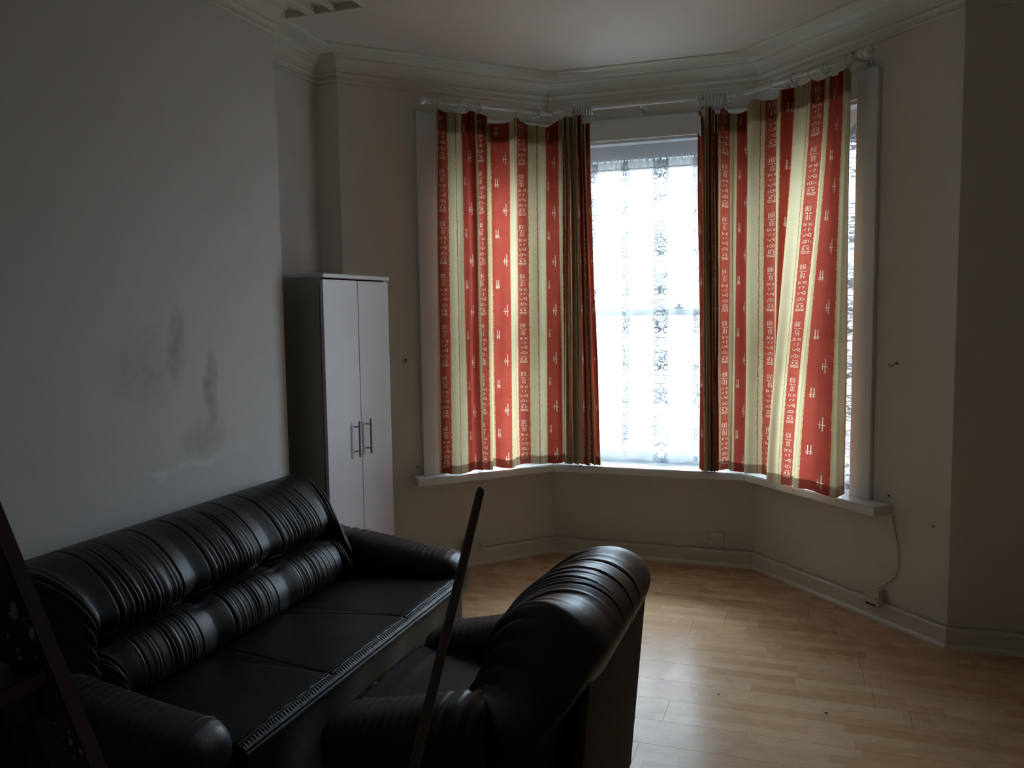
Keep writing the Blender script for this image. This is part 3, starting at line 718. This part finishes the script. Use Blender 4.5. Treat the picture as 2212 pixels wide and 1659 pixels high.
for a, b, hy in ((WY0 + .003, ym - .0035, 3.958), (ym + .0035, WY1 - .002, 4.08)):
    bm = bmesh.new(); add_box(bm, WX - .018, WX, a, b, .065, WZ - .026, .0012); d = obj('door', at(bm), M_ward, t)
    bm = bmesh.new()
    add_tube(bm, [(WX + .03, hy, .855), (WX + .03, hy, 1.045)], .006, 12)
    for z in (.885, 1.015): add_tube(bm, [(WX - .001, hy, z), (WX + .03, hy, z)], .0048, 10)
    obj('handle', at(bm), M_steel, d, False)

# ------------------------------------------------------------------ leather sofa and armchair
def settee(name, label, cat, loc, rz, W, D, piv, tucks, seat_seams, hk=1.0, up_rng=(6.5, 10.5), arm_z=(.60, .53)):
    t = thing(name, label, cat, loc, rz)
    PX = .33; ry = W - piv
    prof = np.array([(.08, .40), (.05, .50), (.025, .64), (-.022, .70), (-.040, .765), (-.01, .83), (.05, .868), (.12, .875), (.19, .855), (.25, .815), (.30, .765), (.335, .705), (.325, .655), (.292, .628),
                     (.325, .612), (.372, .585), (.405, .54), (.415, .49), (.395, .44), (.33, .40), (.18, .385)])
    K = len(prof); m = 150
    tt = np.linspace(0, K, m, endpoint=False); i = tt.astype(int); f = tt - i
    def cr(a): p0, p1, p2, p3 = a[(i - 1) % K], a[i % K], a[(i + 1) % K], a[(i + 2) % K]; return .5 * ((2 * p1) + (-p0 + p2) * f + (2 * p0 - 5 * p1 + 4 * p2 - p3) * f**2 + (-p0 + 3 * p1 - 3 * p2 + p3) * f**3)
    pn, pz = cr(prof[:, 0]), cr(prof[:, 1])
    tn, tz = np.gradient(pn), np.gradient(pz); ll = np.hypot(tn, tz); nn, nz_ = -tz / ll, tn / ll        # outward for this ordering
    if (nn * (pn - pn.mean()) + nz_ * (pz - pz.mean())).mean() < 0: nn, nz_ = -nn, -nz_
    arc = 1.45; La = arc * .34
    tot = 2 * (piv + La); n = int(tot / .0034); s = np.linspace(-tot / 2, tot / 2, n)
    S, Ti = np.meshgrid(s, np.arange(m), indexing='ij')
    PN, PZ = pn[Ti], pz[Ti]; TT = tt[Ti]
    a = np.clip((abs(S) - piv) / La, 0, 1) * arc; sg = np.sign(S); ys = np.clip(S, -piv, piv)
    # quilting: crosswise gathers on the upper and lower cushions, panel seams, button tucks
    up = sm(TT, *up_rng) * (1 - sm(TT, 12.1, 12.9)); lo = sm(TT, 13.6, 14.6) * (1 - sm(TT, 17.2, 18.2))
    disp = np.zeros(S.shape)
    tk = list(tucks)
    for cidx in range(len(tk) - 1):
        c0 = (tk[cidx] + tk[cidx + 1]) / 2; hw = (tk[cidx + 1] - tk[cidx]) / 2
        lr = random.Random(31 + 7 * cidx)
        nr = max(6, int(2 * hw / .034)) if piv > .3 else 12
        hs = hw * .62 if piv > .3 else hw * 1.25
        for kx in range(nr):        # each crease has its own place, length, drift and depth
            sk = c0 - hs + 2 * hs * (kx + .5) / nr + lr.uniform(-.005, .005); wk = lr.uniform(.0045, .0085)
            t0 = up_rng[0] + lr.uniform(-1.2, 2.6); ed_ = 1 - .5 * abs(sk - c0) / hs
            dr = lr.uniform(-.0010, .0022); sk_ = sk + dr * (TT - 12) ** 2 * .55 + .002 * np.sin(TT * lr.uniform(.8, 2))
            env = sm(TT, t0, t0 + 3.6) * (1 - sm(TT, 12.0, 12.9)); Ak = lr.uniform(.003, .0062) * ed_
            disp += env * Ak * (np.exp(-((S - sk_) / wk) ** 2) - .9 * np.exp(-((S - sk_ - wk * 1.3) / (wk * .45)) ** 2))
            if kx % 4 != 3:
                sk2 = sk + lr.uniform(-.006, .010) + dr * (TT - 14) ** 2 * -.5
                env = sm(TT, 13.4, 14.4) * (1 - sm(TT, 15.6 + lr.uniform(0, 1.5), 18.2)); Ak = lr.uniform(.0025, .0048) * ed_
                disp += env * Ak * (np.exp(-((S - sk2) / wk) ** 2) - .9 * np.exp(-((S - sk2 - wk * 1.3) / (wk * .45)) ** 2))
        for e in (-hw * .66, hw * .66):
            disp -= .0055 * np.exp(-((S - c0 - e - .003 * np.sin(TT)) / .0035) ** 2) * (sm(TT, 3.5, 5) * (1 - sm(TT, 12.4, 13)))
            disp -= .004 * np.exp(-((S - c0 - e * .9) / .0035) ** 2) * lo
        # cushions puff out between tucks
        disp += .014 * (np.cos(np.clip((S - c0) / hw, -1, 1) * PI / 2)) * (up * .9 + lo)
    wingw = sm(a, .05, .3) * (1 - sm(a, 1.25, 1.42)); fan = np.abs(np.sin(a * 15 + .5 * np.sin(TT * .9))) ** .8 - .55
    disp += fan * .010 * wingw * sm(TT, 6.0, 9.0) * (1 - sm(TT, 12.4, 13))
    disp += fan * .006 * wingw * lo
    disp += (.006 * wingw * np.sin(a * 9 + 1)) * sm(TT, 4, 7) * (1 - up)
    for tkp in tk:
        disp -= .020 * np.exp(-((S - tkp) / .028) ** 2) * np.exp(-((TT - 13) / .9) ** 2)
        disp -= .006 * np.exp(-((S - tkp) / .05) ** 2) * (up + lo)
        disp += .006 * np.exp(-((S - tkp) / .04) ** 2) * np.sin(TT * 9) * np.exp(-((TT - 13) / 1.2) ** 2)
    disp -= .004 * np.exp(-((TT - 13) / .5) ** 2)
    disp += rng.normal(0, 1, (n // 12 + 2,))[(np.arange(n) // 12)][:, None] * 0
    cA, sA = np.cos(a), np.sin(a)
    PNd = PN + nn[Ti] * disp; PZd = PZ + nz_[Ti] * disp
    Kz = 1 - .57 * sm(a, .34, 1.5); PZd = .40 + (PZd - .40) * Kz
    r = W - .236 - piv; f_ = PNd / PX
    e_ = .50; Ox, Oy = PX * (1 - np.maximum(cA, 1e-4) ** e_), ry * np.maximum(sA, 0) ** e_; Ox = Ox + .16 * sm(a, 1.1, 1.45) * 0; Ix, Iy = PX + r * (1 - cA), r * sA
    Xp = Ox * (1 - f_) + Ix * f_; Yp = ys + sg * (Oy * (1 - f_) + Iy * f_)
    P = np.stack([Xp, Yp, PZd * hk], -1)
    grid_mesh('backrest', P, M_leather, t, closed_v=True, cap=True)
    # arms
    for sgn in (-1, 1):
        yc = W - .118; hw = .118; x0, x1 = .26, D - .045; nx_, mm = 110, 64
        xx = np.linspace(x0, x1, nx_); ang = np.linspace(0, 2 * PI, mm, endpoint=False); XX, AA = np.meshgrid(xx, ang, indexing='ij')
        top = arm_z[0] - (arm_z[0] - arm_z[1]) * sm(XX, x0, x1); bot = .30 + 0 * XX; R = .085
        cap = np.sqrt(np.clip(1 - np.clip((XX - (x1 - R)) / R, 0, .998) ** 2, 0, 1)); cap = .30 + .70 * cap
        cap = np.where(XX > x1 - R, cap, 1)
        hz = (top - bot) / 2 * cap; cz = (top + bot) / 2
        ex = .72
        wr2 = .0022 * np.sin(XX * 130 + 3 * np.sin(AA)) * (1 - sm(XX, .36, .50)) + .0007 * np.sin(XX * 230 + np.sin(AA * 2) * 2)
        rr = 1 + wr2 / .1
        Yp = sgn * (yc + .0) + (hw * cap * np.sign(np.cos(AA)) * np.abs(np.cos(AA)) ** ex) * rr
        Zp = cz + hz * np.sign(np.sin(AA)) * np.abs(np.sin(AA)) ** ex * rr
        a_ = grid_mesh('arm', np.stack([XX, Yp, Zp], -1), M_leather, t, closed_v=True, cap=True)
        bm = bmesh.new(); add_tube(bm, [(x1 - R + .005, sgn * yc + hw * 1.0 * math.copysign(abs(math.cos(k)) ** ex, math.cos(k)), (arm_z[1] + .30) / 2 + ((arm_z[1] - .30) / 2 + .001) * math.copysign(abs(math.sin(k)) ** ex, math.sin(k))) for k in np.linspace(0, 2 * PI, 48)], .0035, 6)
        obj('piping', bm, M_leather, a_, True)
        bm = bmesh.new(); add_box(bm, .10, D - .09, sgn * yc - .085, sgn * yc + .085, .06, .42, .02); obj('arm_base', bm, M_leather, t, True)
    # seat: one surface from the back over the front edge and down
    yh = W - .215
    pr = [(.24, .415), (.45, .428), (.65, .436), (D - .12, .440), (D - .055, .438), (D - .035, .432), (D - .024, .420), (D - .020, .40), (D - .030, .33), (D - .045, .24), (D - .055, .10)]
    q = np.linspace(0, len(pr) - 1, 150); px_ = pchip(q, range(len(pr)), [p[0] for p in pr]); pz_ = pchip(q, range(len(pr)), [p[1] for p in pr])
    ny_ = int(2 * yh / .0035); yy = np.linspace(-yh, yh, ny_); YY, QQ = np.meshgrid(yy, q, indexing='ij'); XX = np.broadcast_to(px_, YY.shape).copy(); ZZ = np.broadcast_to(pz_, YY.shape).copy()
    dome = np.zeros(YY.shape); edges = [-yh] + list(seat_seams) + [yh]
    for a0, b0 in zip(edges, edges[1:]): dome += np.where((YY >= a0) & (YY < b0), np.sin(np.clip((YY - a0) / (b0 - a0), 0, 1) * PI) ** .5, 0)
    topm = 1 - sm(QQ, 3.5, 5)
    ZZ += dome * .010 * topm * sm(QQ, 0, 1)
    for sd in seat_seams: ZZ -= .005 * np.exp(-((YY - sd - .05 * sm(QQ, 3.2, .5) * 0 - .10 * (1 - sm(QQ, 0, 3.3)) * np.sign(sd + 1e-6) * -1) / .003) ** 2) * topm
    gz = np.exp(-((QQ - 4.6) / .34) ** 2)
    ZZ += gz * (.0014 * np.sin(YY * 2 * PI / .0135 + 1.5 * np.sin(YY * 40))); XX += gz * .0013 * np.sin(YY * 2 * PI / .0135 + 1.5 * np.sin(YY * 40))
    ZZ -= .003 * np.exp(-((QQ - 4.05) / .10) ** 2); XX -= .003 * np.exp(-((QQ - 6.0) / .25) ** 2)
    XX += .004 * np.sin(YY * 19) * sm(QQ, 6, 9)
    seat = grid_mesh('seat', np.stack([XX, YY, ZZ], -1), M_seat, t)
    bm = bmesh.new(); pts = [(D - .058 + .001 * math.sin(y * 90), y, .4465 + .0012 * math.sin(y * 460)) for y in np.linspace(-yh + .01, yh - .01, int(2 * yh / .004))]
    add_tube(bm, pts, [.0022 + .0009 * math.sin(k * 2.1) for k in range(len(pts))], 6); obj('seat_piping', bm, M_seat, seat, True)
    # frame and outside back
    bm = bmesh.new(); add_box(bm, .12, D - .07, -W + .10, W - .10, .07, .40, .01); obj('base', bm, M_backcloth, t)
    bm = bmesh.new(); hwb = W - .075
    vs = add_box(bm, -.016, .012, -hwb, hwb, .05, .745, .006)
    for v in vs:
        v.co.x += (.74 - v.co.z) * .085
    obj('back_panel', bm, M_backcloth, t)
    for sx in (.10, D - .12):
        for sy in (-W + .13, W - .13):
            bm = bmesh.new(); add_lathe(bm, [(0, 0), (.022, 0), (.028, .02), (.030, .072), (0, .072)], Matrix.Translation((sx, sy, 0)), 14); obj('leg', bm, M_wood_dark, t, True)
    return t
settee('sofa', 'long black leather three-seat sofa with gathered back along the left wall', 'sofa', (-2.375, 2.64, 0), 0, .97, .95, .65, (-.65, -.22, .22, .65), (-.27, .27), hk=.988)
settee('armchair', 'black leather armchair facing the sofa, seen from behind, with brown cloth back', 'armchair', (-.535, 2.43, 0), PI, .46, .82, .17, (-.17, .17), (), hk=.955, up_rng=(3.5, 7.5), arm_z=(.575, .49))

# ------------------------------------------------------------------ pole leaning on the armchair
p_top = Vector((-.8902, 2.2473, 1.1166)); p_mid = Vector((-.8771, 1.8364, .6528)); d = (p_mid - p_top).normalized()
p_bot = p_top + d * (1.1166 / -d.z)
t_pts = [p_bot.lerp(p_top, k / 24) for k in range(25)]
rad = [.0128 - .0016 * k / 24 for k in range(25)]
m = orient(p_bot, p_top - p_bot); L = (p_top - p_bot).length
t = thing('broom_handle', 'thin worn wooden pole standing upright, leaning against the near arm of the armchair', 'pole', tuple(p_bot))
bm = bmesh.new(); m.translation = (0, 0, 0)
add_lathe(bm, [(0, .004), (.011, .004), (.0138, .010)] + [(.0138 - .0016 * k / 30, .010 + (L - .03) * k / 30) for k in range(1, 31)] + [(.0112, L - .008), (.007, L - .003), (0, L)], m, 16)
obj('shaft', bm, M_pole, t, True)

# ------------------------------------------------------------------ step ladder at the left edge
A = Vector((-.890, .735, 1.397)); B = Vector((-.757, .738, 1.100)); dl = (B - A).normalized()
lean = Vector((dl.x, dl.y, 0)).normalized(); bdir = Vector((lean.y, -lean.x, 0))      # bdir: along the treads, towards the viewer
top = A - dl * .30; bot = A + dl * (A.z / -dl.z)
t = thing('step_ladder', 'old dark wooden step ladder splashed with paint, cut off at the left edge', 'ladder', tuple(bot + bdir * .19))
ORG = Vector(t.location)
def beam(bm, p0, p1, w0, w1, thick, wdir, tdir, bev=.002):
    # board from p0 to p1; its right-hand edge runs through the points, w along -wdir
    vs = []
    for p in (p0, p1):
        for a, b in ((0, 0), (1, 0), (1, 1), (0, 1)):
            vs.append(bm.verts.new(p - wdir * (w0 if p is p0 else w1) * a + tdir * thick * b - ORG))
    f = [(0, 1, 2, 3), (7, 6, 5, 4), (0, 4, 5, 1), (1, 5, 6, 2), (2, 6, 7, 3), (3, 7, 4, 0)]
    fs = [bm.faces.new([vs[k] for k in q]) for q in f]
    bmesh.ops.bevel(bm, geom=list({e for q in fs for e in q.edges}), offset=bev, segments=2, affect='EDGES')
zc_ = Vector((0, 0, 1))
for o_ in (0, .40):
    bm = bmesh.new(); beam(bm, top + bdir * o_, bot + bdir * o_, .062, .062, .024, lean, bdir); st = obj('stile', bm, M_wood_dark, t)
    if o_ == 0:
        bm = bmesh.new()
        for k in range(46):
            f_ = random.random() ** 1; p = top.lerp(bot, .02 + .55 * f_); a_ = random.choice((random.random() * .060, random.random() * .01))
            r_ = random.choice((.0010, .0014, .002, .0035))
            c_ = p - lean * a_ - ORG + bdir * .0245
            add_lathe(bm, [(r_, 0), (r_ * .8, .0006), (0, .0009)], orient(c_, bdir), 7)
        for (zz, a_, rx) in ((1.36, .030, .006), (1.285, .018, .007), (1.262, .004, .005), (1.14, .012, .003), (1.325, .05, .004)):
            p = top + dl * ((top.z - zz) / -dl.z); c_ = p - lean * a_ - ORG + bdir * .0245
            m_ = orient(c_, bdir) @ Matrix.Diagonal((1.6, .8, 1, 1)); add_lathe(bm, [(rx, 0), (rx * .8, .0008), (0, .0012)], m_, 9)
        obj('paint_splash', bm, M_splash, st)['kind'] = 'stuff'
zt = 1.222
while zt > .1:
    p = top + dl * ((top.z - zt) / -dl.z)
    bm = bmesh.new(); beam(bm, p + bdir * .024 + lean * -.004, p + bdir * .40 + lean * -.004, .115, .115, -.020, lean, zc_); tr_ = obj('tread', bm, M_wood_dark, t)
    bm = bmesh.new(); q_ = p + bdir * .024 - lean * .018; beam(bm, q_, q_ + bdir * .018, .022, .022, -.062, lean, zc_); obj('cleat', bm, simple('red_brown_wood', (.05, .018, .012), .6, nscale=20, namt=.3) if 'red_brown_wood' not in bpy.data.materials else bpy.data.materials['red_brown_wood'], tr_)
    zt -= .245
# top cap and rear frame
bm = bmesh.new(); beam(bm, top + bdir * -.01 + lean * .015, top + bdir * .434 + lean * .015, .16, .16, .022, lean, zc_); obj('top_board', bm, M_wood_dark, t)
for o_ in (.03, .37):
    bm = bmesh.new(); a_ = top + bdir * o_ - lean * .09; beam(bm, a_, Vector((a_.x, a_.y, 0)) - lean * .55, .045, .045, .02, lean, bdir); obj('rear_leg', bm, M_wood_dark, t)
for zz in (.35, .95):
    a_ = top - lean * (.09 + .55 * (1 - zz / top.z)); a_.z = zz
    bm = bmesh.new(); beam(bm, a_ + bdir * .03, a_ + bdir * .39, .03, .03, .045, lean, zc_); obj('rear_rail', bm, M_wood_dark, t)

# ------------------------------------------------------------------ wall fittings
def plate(fr, s, z, w_, h_, dep, label, name='blank_socket_plate', cat='wall plate', switch=False):
    t = thing(name, label, cat, tuple(wpt(fr, s, 0, z))); m = wmat(fr); m.translation = (0, 0, 0)
    bm = bmesh.new(); add_box(bm, -w_ / 2, w_ / 2, -dep, 0, -h_ / 2, h_ / 2, .004, mat=m); b = obj('plate', bm, M_plastic, t)
    for sx in (-.30, .30):
        bm = bmesh.new(); add_lathe(bm, [(0, 0), (.0035, 0), (.003, .001), (0, .001)], orient(m @ Vector((sx * w_ * 1.1, -dep, 0)), m @ Vector((0, -1, 0))), 10); obj('screw', bm, M_hole, b)
    return t, m
plate(FC, 1.069, .166, .088, .088, .012, 'square white blanking plate low on the middle bay wall')
t, m = plate(FR, .975, .122, .094, .094, .045, 'boxy white wall socket at the end of the hanging cable by the right bay wall', 'wall_socket', 'socket')
bm = bmesh.new(); add_box(bm, -.03, .03, -.052, -.044, -.040, -.034, mat=m); obj('socket_slot', bm, M_hole, t)
t, m = plate(FL, .79, .125, .146, .086, .03, 'double white wall socket low on the left bay wall, behind the wooden pole', 'wall_socket', 'socket')
bm = bmesh.new()
for sx in (-.036, .036):
    add_box(bm, sx - .003, sx + .003, -.0315, -.029, .008, .018, mat=m)
    for k in (-1, 1): add_box(bm, sx + k * .010 - .003, sx + k * .010 + .003, -.0315, -.029, -.012, -.007, mat=m)
obj('pin_holes', bm, M_hole, t)['kind'] = 'stuff'
def cable(name, label, pts, r=.003):
    p0 = Vector(pts[0]); bm = bmesh.new(); add_tube(bm, [Vector(p) - p0 for p in pts], r, 8)
    t = obj(name, bm, M_cable, None, True); t.location = p0; return tag(t, label, 'cable')
pts = []
for fr, a, b in ((FL, .86, 1.37), (FC, .03, 1.27), (FR, .02, 1.375)):
    for s_ in np.linspace(a, b, max(6, int((b - a) / .04))): pts.append(wpt(fr, s_, -.011, .1075 + .0025 * math.sin(s_ * 23 + fr[0].x) ))
for x in np.linspace(X4 + .03, 1.6, 20): pts.append((x, FY - .011, .108 + .002 * math.sin(x * 17)))
cb = cable('skirting_cable', 'thin painted cable running along the top of the bay skirting board', pts, .0032)
for fr, ss in ((FL, (1.0, 1.25)), (FC, (.15, .6, 1.0)), (FR, (.1, .42, .86, 1.25))):
    for s_ in ss:
        bm = bmesh.new(); m_ = wmat(fr); c_ = wpt(fr, s_, -.011, .108) - cb.location; m_.translation = c_
        add_box(bm, -.004, .004, -.005, .010, -.005, .006, .001, mat=m_); obj('cable_clip', bm, M_plastic, cb)
q = [(1.062, .558), (1.075, .50), (1.098, .42), (1.108, .34), (1.10, .28), (1.07, .235), (1.035, .205), (1.0, .172)]
zz = np.array([p[1] for p in q]); ks = np.linspace(0, len(q) - 1, 40)
S_ = smooth_cat(ks, range(len(q)), [p[0] for p in q]); Z_ = smooth_cat(ks, range(len(q)), [p[1] for p in q])
cable('hanging_cable', 'thin white cable hanging from the right end of the window sill to the socket', [wpt(FR, a, -.006, b) for a, b in zip(S_, Z_)], .0028)
def hook(fr, s, z, label):
    m_ = wmat(fr); m_.translation = (0, 0, 0); p = wpt(fr, s, 0, z)
    pts = [m_ @ Vector(v) for v in ((0, 0, 0), (0, -.016, 0), (-.004, -.022, -.006), (-.010, -.026, -.016), (-.019, -.026, -.018), (-.026, -.026, -.010), (-.027, -.026, 0))]
    bm = bmesh.new(); add_tube(bm, pts, .0022, 8); add_lathe(bm, [(0, 0), (.008, 0), (.008, .002), (.004, .005), (0, .005)], orient((0, 0, 0), m_ @ Vector((0, -1, 0))), 12)
    t = obj('wall_hook', bm, M_brass, None, True); t.location = p; return tag(t, label, 'hook')
hook(FR, 1.062, 1.325, 'small bent metal hook screwed in the wall right of the right window')
hook(FL, .37, 1.325, 'tiny cup hook in the wall between the wardrobe and the left window')
# raised mounting nail above the sill end
def nail(fr, s, z, label):
    bm = bmesh.new(); m_ = wmat(fr); add_lathe(bm, [(0, -.004), (.0045, -.004), (.0045, .004), (.002, .006), (0, .006)], orient((0, 0, 0), (m_.to_3x3() @ Vector((0, -1, 0)))), 10)
    t = obj('wall_nail', bm, M_hole, None); t.location = wpt(fr, s, 0, z); tag(t, label, 'nail')
nail(FR, 1.03, .655, 'dark nail head just above the right end of the window sill')
nail(FL, .43, .665, 'dark nail head just above the left end of the window sill')
nail(FR, 1.30, .56, 'dark nail head low on the wall between the right window and the bay corner')
# crumbs of dirt on the boards
for i, (x, y, r_, lab) in enumerate(((.062, 3.52, .006, 'dark crumb on the floor under the right bay window, by the skirting'),
                           (-.36, 3.56, .005, 'dark crumb on the floor behind the armchair, beside its back'),
                           (-.155, 2.715, .005, 'dark crumb on the floor in front, nearer of the central pair'),
                           (-.125, 2.86, .004, 'dark crumb on the floor in front, farther of the central pair'),
                           (.60, 2.93, .006, 'dark scrap on the floor at the right of the frame'))):
    bm = bmesh.new(); bmesh.ops.create_icosphere(bm, subdivisions=1, radius=r_)
    for v in bm.verts: v.co.z = max(0, v.co.z * .45 + .0015); v.co.x *= random.uniform(.6, 1.3); v.co.y *= random.uniform(.6, 1.2)
    o = obj('crumb', bm, M_hole); o.location = (x, y, .0); tag(o, lab, 'crumb')
